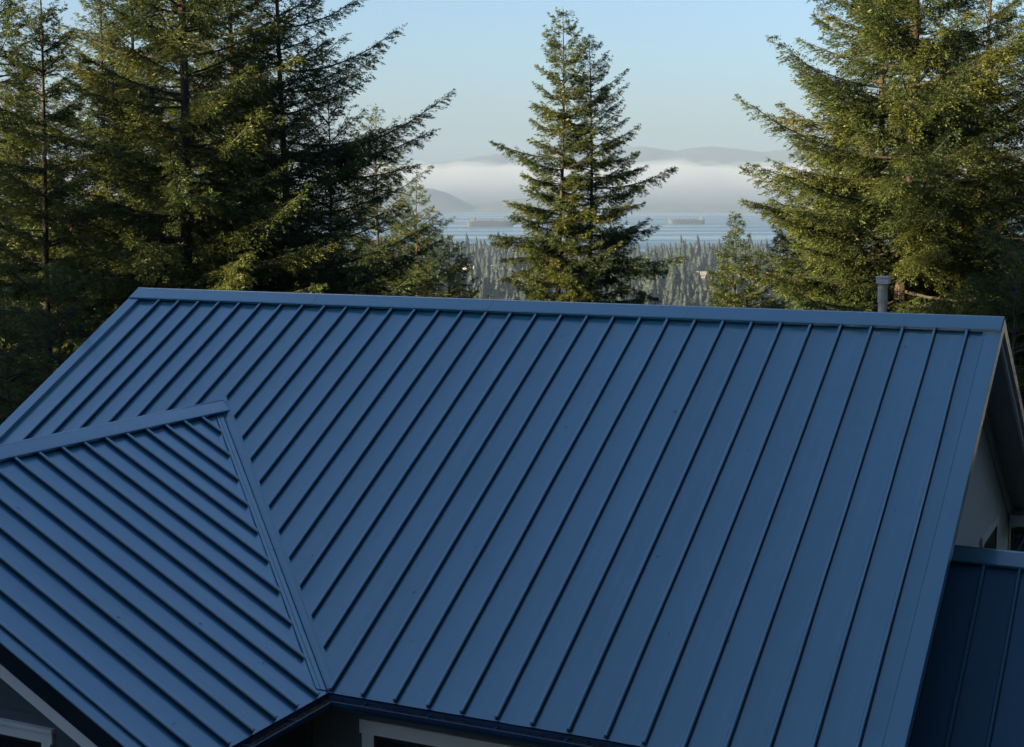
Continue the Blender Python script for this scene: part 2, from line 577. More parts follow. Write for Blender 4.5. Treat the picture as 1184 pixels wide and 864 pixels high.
# wing roof
wr = MB()
wy = [-3.255 + .411 - k * .411 for k in range(17)]
wy = [y for y in wy if y > YF + .12]
def wing_run(y):
    if y > YE: return (0, wing_valley_run(y))
    return (0, XE - XW)
wedges = [Y_AP] + wy + [YF]
for a1, a0 in zip(wedges[:-1], wedges[1:]):
    cuts = sorted([a0, a1] + [c for c in (YE,) if a0 < c < a1])
    for c0, c1 in zip(cuts[:-1], cuts[1:]):
        pan(wr, PR, wing_run, c0, c1, crown=.005 if len(cuts) == 2 else 0)
        pan(wr, PL, lambda y: (0, min(wing_run(y)[1], LL)), c0, c1)
for a in wy:
    if a > YE:
        r1 = wing_valley_run(a) - .20 - .05
        PR.rib(wr, a, .10, r1, 0, -T1 / T2)
        PL.rib(wr, a, .10, min(r1, LL - .02), 0, -T1 / T2)
    else:
        PR.rib(wr, a, .10, XE - XW - .015)
        PL.rib(wr, a, .10, LL - .02)
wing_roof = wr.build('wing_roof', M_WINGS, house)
wc = MB()
ridge_cap(wc, PR, PL, YF - .01, Y_AP + .04, .20)
wc.build('ridge_cap', M_TRIM, wing_roof)
for P, L_ in ((PR, LW), (PL, LL)):
    wt = MB()
    P.slab(wt, YF - .012, YF + .16, .17, L_, .17, L_, .004, .016)
    wt.build('rake_trim', M_TRIM, wing_roof)
    wt = MB()
    P.slab(wt, YF - .026, YF - .0125, 0, L_, 0, L_, -.160, .0150)
    P.slab(wt, YF - .034, YF - .0265, 0, L_, 0, L_, -.175, -.152)
    wt.build('rake_edge', M_RAKEEDGE, wing_roof)

# valley flashing on both sides of the right-hand valley, in lapped lengths
def valley(mb, side):
    V0 = np.array([XW, Y_AP, ZW]); V1 = np.array([XE, YE, ZE])
    n1, n2 = PM.n, PR.n
    dirv = (V1 - V0) / np.linalg.norm(V1 - V0)
    s1 = np.cross(n1, dirv); s1 *= np.sign(s1 @ np.array([1, 0.3, 0]))     # away from the valley, up the main slope
    s2 = np.cross(n2, dirv); s2 *= np.sign(s2 @ np.array([-1, -.3, 0]))
    s1 /= np.linalg.norm(s1); s2 /= np.linalg.norm(s2)
    L = np.linalg.norm(V1 - V0)
    def strip(s, n, b0, b1, h0, h1, l0, l1):
        q = [(l0, b0), (l1, b0), (l1, b1), (l0, b1)]
        mb.hexa([V0 + dirv * l + s * b + n * h0 for l, b in q] + [V0 + dirv * l + s * b + n * h1 for l, b in q])
    cutsl = [.05, 1.35, 2.9, 4.15, L - .02] if side == 'a' else [.05, 2.05, 3.9, L - .02]
    for i, (l0, l1) in enumerate(zip(cutsl[:-1], cutsl[1:])):
        up = .0016 * (i % 2)
        strip(s1, n1, .010, .084, .004, .0095 + up, l0, l1 - .002)
        strip(s2, n2, .012, .140, .004, .0095 + up, l0, l1 - .002)
    strip(s1, n1, .002, .014, .0045, .030, .05, L - .02)      # the standing centre crimp
    strip(s1, n1, .085, .091, .004, .0135, .05, L - .02)      # hemmed edges
    strip(s2, n2, .141, .149, .004, .0135, .05, L - .02)
    strip(s2, n2, .088, .096, .0102, .0165, .05, L - .02)
vm = MB(); valley(vm, 'b')
vm.build('valley_flashing', M_TRIM, main_roof)

# eave edge, fascia, gutters
def gutter_profile():
    # (outward, up) from the eave line; a K-shaped trough
    return [(.00, .0), (.00, -.115), (.075, -.115), (.095, -.07), (.140, -.045), (.158, .004), (.145, .008), (.140, -.006), (.130, -.040), (.085, -.062), (.066, -.105), (.010, -.105), (.010, .0)]
gp = gutter_profile()
def gut_main(x, yoff): return [(x + 0, YE + .03 - o, ZE - .055 + z) for o, z in gp]
def gut_wing(y): return [(XE - .03 + o, y, ZE - .055 + z) for o, z in gp]
gm = MB()
corner = [(XE - .03 + o, YE + .03 - o, ZE - .055 + z) for o, z in gp]
gm.loft([[(XE - .03 + o, YF + .02, ZE - .055 + z) for o, z in gp], corner, [(XR - .02, YE + .03 - o, ZE - .055 + z) for o, z in gp]])
for k in range(8):
    x_ = XE + .5 + k * .82
    if x_ < XR - .1: gm.box(x_ - .012, x_ + .012, YE - .118, YE + .028, ZE - .052, ZE - .0485)
for k in range(3): gm.box(XE - .028, XE + .118, YF + .4 + k * .82, YF + .424 + k * .82, ZE - .052, ZE - .0485)
gut = gm.build('gutter', M_GUT, house)
lt = MB()
rl = random.Random(8)
def litter_h(i): return ZE - .055 - .022 + .022 * (vnoise2(np.array([i * .37]), np.array([1.5]), 77, 3)[0] - .5) * 2
for seg in range(2):
    n = 60
    row = []
    for i in range(n + 1):
        f = i / n
        ring = []
        for j, o in enumerate((.012, .05, .09, .134)):
            z = litter_h(i * 1.7 + seg * 91 + j * 5.3) + (.006 if j in (1, 2) else -.006) + rl.uniform(-.008, .010)
            if seg == 0: ring.append((XE - .03 + o, (YF + .04) + f * ((YE + .03 - o) - (YF + .04)), z))
            else: ring.append(((XE - .03 + o) + f * ((XR - .04) - (XE - .03 + o)), YE + .03 - o, z))
        row.append(ring)
    lt.loft(row, cap=False, closed=False)
for k in range(420):                                          # loose needles, twigs and leaves
    seg = rl.random() < .62
    o = rl.uniform(.02, .125); z = ZE - .068 + rl.uniform(-.004, .022)
    if seg: p = np.array([rl.uniform(XE, XR - .1), YE + .03 - o, z])
    else: p = np.array([XE - .03 + o, rl.uniform(YF + .1, YE), z])
    d = np.array([rl.gauss(0, 1), rl.gauss(0, 1), rl.gauss(0, .35)]); d /= np.linalg.norm(d)
    s = np.cross(d, [0, 0, 1]); l = rl.uniform(.015, .045); w_ = rl.uniform(.004, .014)
    lt.add([p - d * l, p + s * w_ + np.array([0, 0, .004]), p + d * l, p - s * w_], [(0, 1, 2, 3)])
lt.build('leaf_litter', M_LITTER, gut, fix=False)
fb = MB()
fb.box(XE - .05, XR, YE + .031, YE + .055, ZE - .19, ZE - .03)          # front eave fascia behind the gutter
fb.box(XE - .055, XE - .031, YF + .03, YE + .030, ZE - .19, ZE - .03)
fb.build('eave_fascia', M_GUT, house)

nl = MB()
for k in range(70):                                          # needles and twigs fallen on the panels
    P_, a_, r_ = (PM, rl.uniform(XL + .3, XR - .3), rl.uniform(.4, RUN - .1)) if k < 50 else (PR, rl.uniform(YF + .3, YE), rl.uniform(.4, LW - .1))
    if P_ is PM and a_ < XE + .1 and r_ > main_valley_run(a_) - .3: continue
    th = rl.uniform(0, 3.14); l = rl.uniform(.010, .034); w_ = rl.uniform(.0025, .007)
    c_, s_ = math.cos(th), math.sin(th)
    nl.add([P_.p(a_ + u_ * l * c_ - v_ * w_ * s_, r_ + u_ * l * s_ + v_ * w_ * c_, .004 + .003 * (v_ > 0)) for u_, v_ in ((-1, 0), (0, 1), (1, 0), (0, -1))], [(0, 1, 2, 3)])
tag(nl.build('fallen_needles', M_LITTER, house, fix=False), kind='stuff')

# walls: lapped boards of real thickness
def lap_wall(mb, frame, lo, hi, a_range, step=.165, proud=.014):
    """frame(a, h, out) -> point; a_range(h) -> (a0, a1) or None"""
    z = lo
    while z < hi - .001:
        z1 = min(z + step, hi)
        r0, r1 = a_range(z), a_range(z1)
        if r0 and r1 and r0[1] > r0[0] and r1[1] >= r1[0]:
            mb.hexa([frame(r0[0], z, -.02), frame(r0[1], z, -.02), frame(r0[1], z, proud), frame(r0[0], z, proud),
                     frame(r1[0], z1, -.02), frame(r1[1], z1, -.02), frame(r1[1], z1, .003), frame(r1[0], z1, .003)])
        z = z1

WX, WYF = 6.37, -6.24
WXL = -7.1
WWX = XE - .62                                                # wing right wall
gw = MB()                                                      # right gable end wall
def gable_range(h):
    y = (ZR - .16 - h) / T1
    y = min(y, 6.24)
    return (-y, y) if y > 0 else (0, 0)
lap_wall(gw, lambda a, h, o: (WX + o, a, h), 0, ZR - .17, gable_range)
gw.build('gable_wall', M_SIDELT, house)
fw = MB()                                                      # front wall right of the wing
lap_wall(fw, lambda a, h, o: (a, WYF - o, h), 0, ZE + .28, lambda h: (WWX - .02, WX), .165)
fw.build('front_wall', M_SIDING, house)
bw = MB()
bw.box(WXL, WX - .03, 6.195, 6.24, 0, ZE + .25)
bw.box(WXL - .02, WXL + .02, WYF, 6.19, 0, ZE + .25)
bw.build('rear_wall', M_SIDING, house)
lg = MB()
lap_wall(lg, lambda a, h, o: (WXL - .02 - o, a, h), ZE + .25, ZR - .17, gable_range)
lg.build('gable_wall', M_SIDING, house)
wgx = MB()
lap_wall(wgx, lambda a, h, o: (WWX + o, a, h), 0, ZE + .24, lambda h: (-9.10, WYF - .02))
wgx.build('wing_wall', M_SIDING, house)
wf = MB()                                                      # wing front gable wall
def wing_gable(h):
    d = (ZW - .17 - h) / T2
    return (max(XW - d, WXL), min(XW + d, WWX - .002)) if d > 0 else (XW, XW)
lap_wall(wf, lambda a, h, o: (a, -9.10 - o, h), 0, ZW - .18, wing_gable, .165)
wf.build('wing_front_wall', M_SIDING, house)
for b0, b1 in (((WWX + .0155, -9.125, 0), (WWX + .035, -8.99, ZE + .1)), ((WWX - .11, -9.143, 0), (WWX + .035, -9.126, ZE + .1)),
               ((WX - .11, WYF - .035, 0), (WX + .035, WYF - .0155, ZE + .15)), ((WX + .0155, 6.12, 0), (WX + .036, 6.255, ZE + .02))):
    cb = MB(); cb.box(b0[0], b1[0], b0[1], b1[1], b0[2], b1[2])
    cb.build('corner_board', M_WHITE, house)
cb2 = MB()
cb2.box(WWX + .0155, WWX + .075, WYF - .075, WYF - .0155, 0, ZE + .1)
cb2.build('corner_board', M_SIDING, house)

# gable rake boards and soffits
rb = MB()
for P in (PM, PB):
    P.slab(rb, XR - .06, XR - .022, .0, RUN, .0, RUN, -.20, -.03)
    P.slab(rb, XR - .02, XR + .008, .0, RUN, .0, RUN, -.105, -.024)
    P.slab(rb, WX + .016, WX + .05, .10, RUN, .10, RUN, -.33, -.135)          # frieze board on the wall
rb.box(WX + .05, XR - .05, 5.92, 6.75, ZE - .10, ZE + .10)                    # boxed return at the rear eave
rb.box(XR - .05, XR - .018, 5.80, 6.75, ZE - .115, ZE + .06)
rb.build('rake_board', M_WHITE, house)
sf = MB()
for P in (PM, PB):
    P.slab(sf, WX - .02, XR - .062, .02, RUN - .02, .02, RUN - .02, -.135, -.115)
sf.box(XE - .48, WX, YE + .06, WYF + .02, ZE - .06, ZE - .045)
sf.box(WWX - .02, XE - .06, YF + .05, YE + .03, ZE - .06, ZE - .045)
PR.slab(sf, YF + .03, -9.09, .05, LW - .55, .05, LW - .55, -.150, -.135)
PL.slab(sf, YF + .03, -9.09, .05, LL - .1, .05, LL - .1, -.150, -.135)
sf.build('soffit', M_SOFFIT, house)
wb = MB()
for P, L_ in ((PR, LW - .01), (PL, LL)):
    P.slab(wb, YF + .000, YF + .03, .0, L_, .0, L_, -.262, -.139)
    P.slab(wb, YF + .018, YF + .048, .0, L_, .0, L_, -.35, -.2625)
wb.build('rake_board', M_WHITE, house)

# windows
def window(frame, a0, a1, z0, z1, trim=.13, head=.16, crown=True):
    """frame(a, h, out); trim boards, dark sash frame, one pane"""
    root = None
    def bx(mb, a0, a1, h0, h1, o0, o1):
        mb.hexa([frame(a0, h0, o0), frame(a1, h0, o0), frame(a1, h0, o1), frame(a0, h0, o1), frame(a0, h1, o0), frame(a1, h1, o0), frame(a1, h1, o1), frame(a0, h1, o1)])
    tr = MB()
    bx(tr, a0 - trim, a0, z0, z1, .004, .036)
    bx(tr, a1, a1 + trim, z0, z1, .004, .036)
    bx(tr, a0 - trim - .03, a1 + trim + .03, z1, z1 + head, .004, .040)
    if crown: bx(tr, a0 - trim - .05, a1 + trim + .05, z1 + head, z1 + head + .045, .004, .062)
    bx(tr, a0 - trim - .03, a1 + trim + .03, z0 - .09, z0, .004, .050)
    w = tr.build('window', M_WHITE, house)
    fr = MB()
    fw_ = .05
    bx(fr, a0 + .001, a0 + fw_, z0 + .001, z1 - .001, .005, .028); bx(fr, a1 - fw_, a1 - .001, z0 + .001, z1 - .001, .005, .028)
    bx(fr, a0 + fw_, a1 - fw_, z1 - fw_, z1 - .001, .005, .028); bx(fr, a0 + fw_, a1 - fw_, z0 + .001, z0 + fw_, .005, .028)
    fr.build('frame', M_DARK, w)
    pn = MB()
    bx(pn, a0 + fw_, a1 - fw_, z0 + fw_, z1 - fw_, .012, .018)
    pn.build('pane', M_GLASS, w)
    return w
window(lambda a, h, o: (a, WYF - .012 - o, h), 0.88, 3.3, 3.4, 4.81, .16, .165, False)
window(lambda a, h, o: (a, -9.112 - o, h), -2.9, -1.44, 4.1, 5.33, .12, .12, True)
window(lambda a, h, o: (WX + .012 + o, a, h), 2.69, 4.28, 4.3, 5.70, .12, .12, False)

# rear eave gutter end and downspout
ds = MB()
ds.loft([[(WX - .3, 6.75 + o, ZE - .055 + z) for o, z in gp], [(XR - .02, 6.75 + o, ZE - .055 + z) for o, z in gp]])
ds.build('gutter', M_GUT, house)
dp = MB()
dp.tube([(WX + .25, 6.83, ZE - .16), (WX + .25, 6.83, ZE - .26), (WX + .20, 6.66, ZE - .44), (WX + .10, 6.42, ZE - .66), (WX + .085, 6.35, ZE - .80), (WX + .085, 6.34, ZE - 1.1), (WX + .085, 6.34, .2)], .055, 10)
dp.build('downspout', M_GUT, house, smooth=True)

# lower side roof against the right gable
P3 = Plane((0, -1.60, 6.57), (1, 0, 0), (0, -1, 0), .59)
P4 = Plane((0, -1.60, 6.57), (1, 0, 0), (0, 1, 0), .59)
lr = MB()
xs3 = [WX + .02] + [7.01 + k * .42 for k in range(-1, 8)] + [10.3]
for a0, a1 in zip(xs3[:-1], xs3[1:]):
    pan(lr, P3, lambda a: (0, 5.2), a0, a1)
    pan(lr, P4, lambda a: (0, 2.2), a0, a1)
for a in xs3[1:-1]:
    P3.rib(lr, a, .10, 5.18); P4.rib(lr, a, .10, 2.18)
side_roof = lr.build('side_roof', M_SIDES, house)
lc = MB()
ridge_cap(lc, P3, P4, WX + .022, 10.33, .20)
lc.build('ridge_cap', M_TRIM, side_roof)
sw = MB()
lap_wall(sw, lambda a, h, o: (a, -6.3 - o, h), 0, 3.75, lambda h: (WX + .03, 10.0))
sw.box(9.97, 10.0, -6.27, .2, 0, 3.75)
sw.build('side_wall', M_SIDING, house)

# flue behind the ridge
fl = MB()
FX, FY = 5.18, .60
fl.tube([(FX, FY, 8.8), (FX, FY, 9.53)], .062, 14)
fl.tube([(FX, FY, 9.525), (FX, FY, 9.55)], .072, 14)
fl.tube([(FX - .004, FY, 9.548), (FX - .004, FY, 9.785)], .068, 14)
flue = fl.build('flue', M_PIPE, house)
fc = MB()
fc.box(FX - .085, FX + .085, FY - .085, FY + .085, 9.786, 9.87)
fc.box(FX - .093, FX + .093, FY - .093, FY + .093, 9.872, 9.892)
fc.build('flue_cap', M_PIPEC, flue)
fk = MB()
fk.tube([(FX, FY, 9.0), (FX, FY, 9.16)], [.15, .075], 14)
fk.build('flashing', M_TRIM, flue)

# ------------------------------------------------------------------ conifers
GL, GR = 'tall firs standing left behind the roof', 'firs standing right behind the roof'
def branch_tufts(g, base, az, L, s, c, leaf, dens, bend=0.0):
    """needle tufts of one bough: returns base points, directions, lengths, tone"""
    dirh = np.array([math.cos(az), math.sin(az), 0.0])
    sideh = np.array([-math.sin(az), math.cos(az), 0.0])
    nb = max(10, int(L / .034 * dens))
    t = g.uniform(.10, 1.0, nb) ** .8
    P = base + dirh * (L * t)[:, None] + sideh * (bend * L * t * t)[:, None]
    P[:, 2] += L * (s * t + c * t * t)
    slope = s + 2 * c * t
    T = dirh + np.zeros((nb, 3)); T[:, 2] = slope
    T /= np.linalg.norm(T, axis=1)[:, None]
    up = np.cross(T, sideh); up *= np.sign(up[:, 2:3] + 1e-9)
    sgn = np.where(g.random(nb) < .5, -1.0, 1.0)
    psi = g.normal(-.34, .45, nb)                          # round the bough: mostly sideways and hanging
    env = np.clip(t / .25, .25, 1) * (np.clip(1 - t, 0, 1) ** .70 * .90 + .13)
    lmax = min(.30 * L + .16, 1.25)
    l = lmax * env * g.uniform(.55, 1.15, nb) * np.clip(1 - .35 * np.abs(psi + .2), .4, 1)
    phi = g.uniform(.60, 1.15, nb)
    D = T * np.cos(phi)[:, None] + (sideh * (sgn * np.cos(psi))[:, None] + up * np.sin(psi)[:, None]) * np.sin(phi)[:, None]
    D /= np.linalg.norm(D, axis=1)[:, None]
    nt_ = np.maximum(3, (l / (leaf * .195)).astype(int))
    idx = np.repeat(np.arange(nb), nt_)
    m_ = len(idx)
    r = g.random(m_) ** .8
    lat = np.cross(D, np.array([0, 0, 1.0])); lat /= np.linalg.norm(lat, axis=1)[:, None] + 1e-6
    k = g.uniform(-1, 1, m_)
    li = l[idx]
    Q = P[idx] + D[idx] * (li * r)[:, None] + lat[idx] * (k * li * .24 * (1 - .75 * r))[:, None]
    Q[:, 2] -= li * .26 * r * r
    Q += g.normal(0, .016, (m_, 3))
    dv = D[idx] + lat[idx] * (k * .7)[:, None] + g.normal(0, .26, (m_, 3))
    dv[:, 2] -= .10
    dv /= np.linalg.norm(dv, axis=1)[:, None]
    ln = leaf * g.uniform(.7, 1.25, m_)
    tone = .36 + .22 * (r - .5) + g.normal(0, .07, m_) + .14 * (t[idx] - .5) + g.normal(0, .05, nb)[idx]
    return Q, dv, ln, tone

def tufts_to_mesh(g, Q, D, ln, tone):
    n = len(Q)
    rnd = g.normal(0, .62, (n, 3)); rnd[:, 2] += .9
    side = np.cross(D, rnd); side /= np.linalg.norm(side, axis=1)[:, None] + 1e-6
    up = np.cross(side, D)
    w = ln * .15
    v0 = Q
    v1 = Q + D * (ln * .45)[:, None] + side * w[:, None] + up * (ln * .08)[:, None]
    v2 = Q + D * ln[:, None]
    v3 = Q + D * (ln * .45)[:, None] - side * w[:, None] + up * (ln * .08)[:, None]
    V = np.stack([v0, v1, v2, v3], 1).reshape(-1, 3)
    F = np.arange(4 * n).reshape(n, 4)
    return V, F, np.repeat(np.clip(tone, 0, 1), 4)

def make_fir(name_seed, height, crown_base, rmax, trunk_r, leaf=.084, dens=1.0, per_m=12.5, power=.8, explicit=(), lean=0.0, drop=None, dead=3):
    """returns (trunk mesh, crown mesh); z = 0 at the foot.  explicit: boughs (azimuth, base z, length, s, c)"""
    g = np.random.default_rng(name_seed)
    wob = lambda z: np.array([lean * z + .10 * math.sin(z * .33 + name_seed), .10 * math.cos(z * .27 + name_seed * 2), 0])
    tk = MB()
    zs = np.linspace(-1.0, height - .25, 22)
    rad = [max(.012, trunk_r * (1 - max(z, 0) / height) ** .75 * (1.25 if z < .5 else 1)) for z in zs]
    tk.tube([wob(z) + np.array([0, 0, z]) for z in zs], rad, 9)
    Qs, Ds, Ls, Ts = [], [], [], []
    span = height - crown_base
    whorl = min(.62, span * .045)
    nb = int(span * per_m)
    bl = []
    for i in range(nb):
        h = (i + g.random()) / nb
        if span > 11 and g.random() < .8: h = min((round(h * span / whorl) + g.normal(0, .12)) * whorl / span, .995)
        h = max(h, 0)
        z = crown_base + span * h * .985
        Lb = rmax * (1 - h) ** power * g.uniform(.62, 1.18) + .10
        if h < .12: Lb *= .75 + 2 * h
        az = i * 2.39996 + g.normal(0, .45)
        if drop and drop(az, z): continue
        s = np.interp(h, [0, .35, .75, 1], [-.34, -.12, .28, .95]) + g.normal(0, .10)
        c = np.interp(h, [0, .5, 1], [.30, .26, .12]) + g.normal(0, .05)
        bl.append((az, z, Lb, s, c, g.normal(0, .06)))
    for e in explicit: bl.append((*e, 0.0))
    for az, z, Lb, s, c, bend in bl:
        base = wob(z) + np.array([0, 0, z])
        q, d, l, to = branch_tufts(g, base, az, Lb, s, c, leaf, dens, bend)
        Qs.append(q); Ds.append(d); Ls.append(l); Ts.append(to + g.normal(0, .11))
        if Lb > .7:
            tt = np.linspace(0, .93, 6)
            pts = [base + np.array([math.cos(az) * Lb * x - math.sin(az) * bend * Lb * x * x, math.sin(az) * Lb * x + math.cos(az) * bend * Lb * x * x, Lb * (s * x + c * x * x)]) for x in tt]
            r0 = .012 + .0085 * Lb
            tk.tube(pts, [r0 * (1 - .85 * x) for x in tt], 5, cap=False)
    for i in range(dead):                                      # bare dead limbs below the crown and inside it
        z = g.uniform(max(crown_base - 2, 1), crown_base + span * .45)
        az = g.uniform(0, 6.28); Lb = g.uniform(.8, 2.4)
        base = wob(z) + np.array([0, 0, z])
        pts = [base + np.array([math.cos(az) * Lb * x, math.sin(az) * Lb * x, Lb * (-.15 * x - .25 * x * x + .1 * math.sin(x * 5))]) for x in np.linspace(0, 1, 6)]
        tk.tube(pts, [.020 * (1 - .8 * x) for x in np.linspace(0, 1, 6)], 4, cap=False)
    # leader
    top = wob(height - .4) + np.array([0, 0, height - .45])
    q = top + np.outer(g.random(34) * .42, [0, 0, 1.0]) + g.normal(0, .012, (34, 3))
    d = g.normal(0, .45, (34, 3)); d[:, 2] = .8; d /= np.linalg.norm(d, axis=1)[:, None]
    Qs.append(q); Ds.append(d); Ls.append(np.full(34, leaf * .8)); Ts.append(np.full(34, .5))
    V, F, to = tufts_to_mesh(g, np.concatenate(Qs), np.concatenate(Ds), np.concatenate(Ls), np.concatenate(Ts))
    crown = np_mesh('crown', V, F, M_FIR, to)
    tob = tk.build('trunk', M_BARK, smooth=True, fix=False)
    tm = tob.data
    bpy.data.objects.remove(tob)
    return tm, crown

def place_tree(meshes, name, x, y, z0, label, group, rz=0.0, scale=1.0):
    t_ = empty(name, (x, y, z0), rz)
    t_.scale = (scale, scale, scale)
    tag(t_, label, 'tree', group)
    link_mesh('trunk', meshes[0], t_); link_mesh('crown', meshes[1], t_)
    return t_

def fir_at(px, Y, apex_py, R8, trunk_r, seed, label, group, name='fir_tree', boughs=(), **kw):
    """fir whose foot is found from the trunk's pixel column and whose top is at apex_py; R8 crown radius near roof-ridge height.
    boughs: (tip px, tip py, depth offset, s, c) in the photograph's frame -> real boughs of this tree"""
    if group == GL: Y, R8 = Y + .5, R8 * 1.08
    p = at(px, apex_py, Y)
    gz = float(ground_z(np.array([p[0]]), np.array([Y]))[0])
    H = p[2] - gz
    cb = kw.pop('crown_base', 2.5)
    power = kw.get('power', .8)
    h8 = (8.0 - gz - cb) / (H - cb)
    rmax = R8 / max(1 - h8, .12) ** power if h8 > 0 else R8
    ex = []
    for tx, ty, dy, s, c in boughs:
        q = at(tx, ty, Y + dy)
        dx, dyy = q[0] - p[0], dy
        L_ = math.hypot(dx, dyy)
        ex.append((math.atan2(dyy, dx), q[2] - gz - L_ * (s + c), L_ * 1.02, s, c))
    ms = make_fir(seed, H, cb, rmax, trunk_r, explicit=ex, **kw)
    place_tree(ms, name, p[0], Y, gz, label, group)
    return ms, gz, H

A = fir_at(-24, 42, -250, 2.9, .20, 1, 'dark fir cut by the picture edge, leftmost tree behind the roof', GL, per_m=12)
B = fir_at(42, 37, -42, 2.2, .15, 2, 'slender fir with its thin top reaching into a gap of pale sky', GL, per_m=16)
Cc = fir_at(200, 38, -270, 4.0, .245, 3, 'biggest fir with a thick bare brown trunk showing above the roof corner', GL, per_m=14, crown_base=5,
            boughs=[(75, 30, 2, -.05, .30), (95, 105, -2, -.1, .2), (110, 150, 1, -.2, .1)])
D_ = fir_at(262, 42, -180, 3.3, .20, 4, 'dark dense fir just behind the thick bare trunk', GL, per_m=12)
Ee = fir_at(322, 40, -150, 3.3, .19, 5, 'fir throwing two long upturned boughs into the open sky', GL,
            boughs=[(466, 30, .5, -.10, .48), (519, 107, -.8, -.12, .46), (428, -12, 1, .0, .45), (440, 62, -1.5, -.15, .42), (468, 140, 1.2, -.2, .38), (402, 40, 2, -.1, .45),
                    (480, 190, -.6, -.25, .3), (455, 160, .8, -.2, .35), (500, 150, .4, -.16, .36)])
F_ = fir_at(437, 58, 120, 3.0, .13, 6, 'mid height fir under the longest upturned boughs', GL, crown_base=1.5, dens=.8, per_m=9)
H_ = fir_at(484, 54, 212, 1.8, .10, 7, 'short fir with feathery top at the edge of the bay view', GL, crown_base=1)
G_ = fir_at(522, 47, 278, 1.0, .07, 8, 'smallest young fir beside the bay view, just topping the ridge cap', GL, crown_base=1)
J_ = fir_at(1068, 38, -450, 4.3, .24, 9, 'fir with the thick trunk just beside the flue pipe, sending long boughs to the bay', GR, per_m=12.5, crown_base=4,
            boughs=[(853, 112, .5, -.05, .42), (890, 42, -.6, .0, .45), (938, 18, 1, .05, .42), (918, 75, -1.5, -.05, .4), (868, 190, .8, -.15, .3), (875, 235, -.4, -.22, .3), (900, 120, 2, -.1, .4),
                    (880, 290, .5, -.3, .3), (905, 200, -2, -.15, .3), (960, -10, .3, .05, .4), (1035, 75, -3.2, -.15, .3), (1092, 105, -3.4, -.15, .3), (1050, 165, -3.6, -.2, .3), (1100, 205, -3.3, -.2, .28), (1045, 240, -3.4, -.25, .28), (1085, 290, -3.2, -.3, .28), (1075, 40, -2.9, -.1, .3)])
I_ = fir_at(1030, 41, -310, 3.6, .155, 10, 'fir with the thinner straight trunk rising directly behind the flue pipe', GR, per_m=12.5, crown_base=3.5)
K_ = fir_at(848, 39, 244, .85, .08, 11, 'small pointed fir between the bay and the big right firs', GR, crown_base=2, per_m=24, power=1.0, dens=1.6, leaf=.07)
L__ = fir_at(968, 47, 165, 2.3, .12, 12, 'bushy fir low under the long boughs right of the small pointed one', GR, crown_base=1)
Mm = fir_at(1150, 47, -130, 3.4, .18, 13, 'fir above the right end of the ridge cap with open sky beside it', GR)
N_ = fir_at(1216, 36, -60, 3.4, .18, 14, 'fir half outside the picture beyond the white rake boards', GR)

# the lone twin-topped fir
p1, p2 = at(649, 8, 55), at(682, 38, 55.6)
gzc = float(ground_z(np.array([p1[0]]), np.array([55.0]))[0])
cen = empty('fir_tree', (p1[0], 55, gzc))
tag(cen, 'lone twin-topped fir standing free in front of the bay', 'tree')
def center_boughs(p, Yc, lst):
    out = []
    for tx, ty, dy, s, c in lst:
        q = at(tx, ty, Yc + dy)
        L_ = math.hypot(q[0] - p[0], dy)
        out.append((math.atan2(dy, q[0] - p[0]), q[2] - gzc - L_ * (s + c), L_ * 1.02, s, c))
    return out
b1 = center_boughs(p1, 55, [(569, 164, .4, -.02, .26), (568, 272, -.4, -.1, .12), (579, 322, .3, -.35, .05), (600, 235, .8, -.1, .25), (617, 75, .2, .2, .4), (590, 250, -1, -.1, .2), (606, 185, -1, 0, .2),
                            (613, 118, .3, .1, .3), (584, 300, .9, -.3, .12), (571, 280, .2, -.15, .1)])
b2 = center_boughs(p2, 55.6, [(774, 194, .3, -.12, .36), (787, 296, -.4, -.25, .28), (757, 345, .4, -.5, .05), (755, 262, .8, -.1, .22), (735, 145, -.2, .1, .35), (742, 192, 1, .0, .2), (723, 80, .2, .25, .4), (722, 98, -.4, .2, .3),
                              (745, 300, -.8, -.3, .2), (770, 312, .6, -.3, .2), (740, 235, -.5, -.1, .2), (733, 176, .5, .0, .25)])
for p, sd, bb, rr_ in ((p1, 21, b1, 2.9), (p2, 22, b2, 2.9)):
    tm, cm = make_fir(sd, p[2] - gzc, 3.0, rr_, .15, leaf=.10, dens=1.2, per_m=14.5, power=.60, explicit=bb, dead=3)
    off = (p[0] - p1[0], p[1] - 55, 0)
    link_mesh('trunk', tm, cen, off); link_mesh('crown', cm, cen, off)

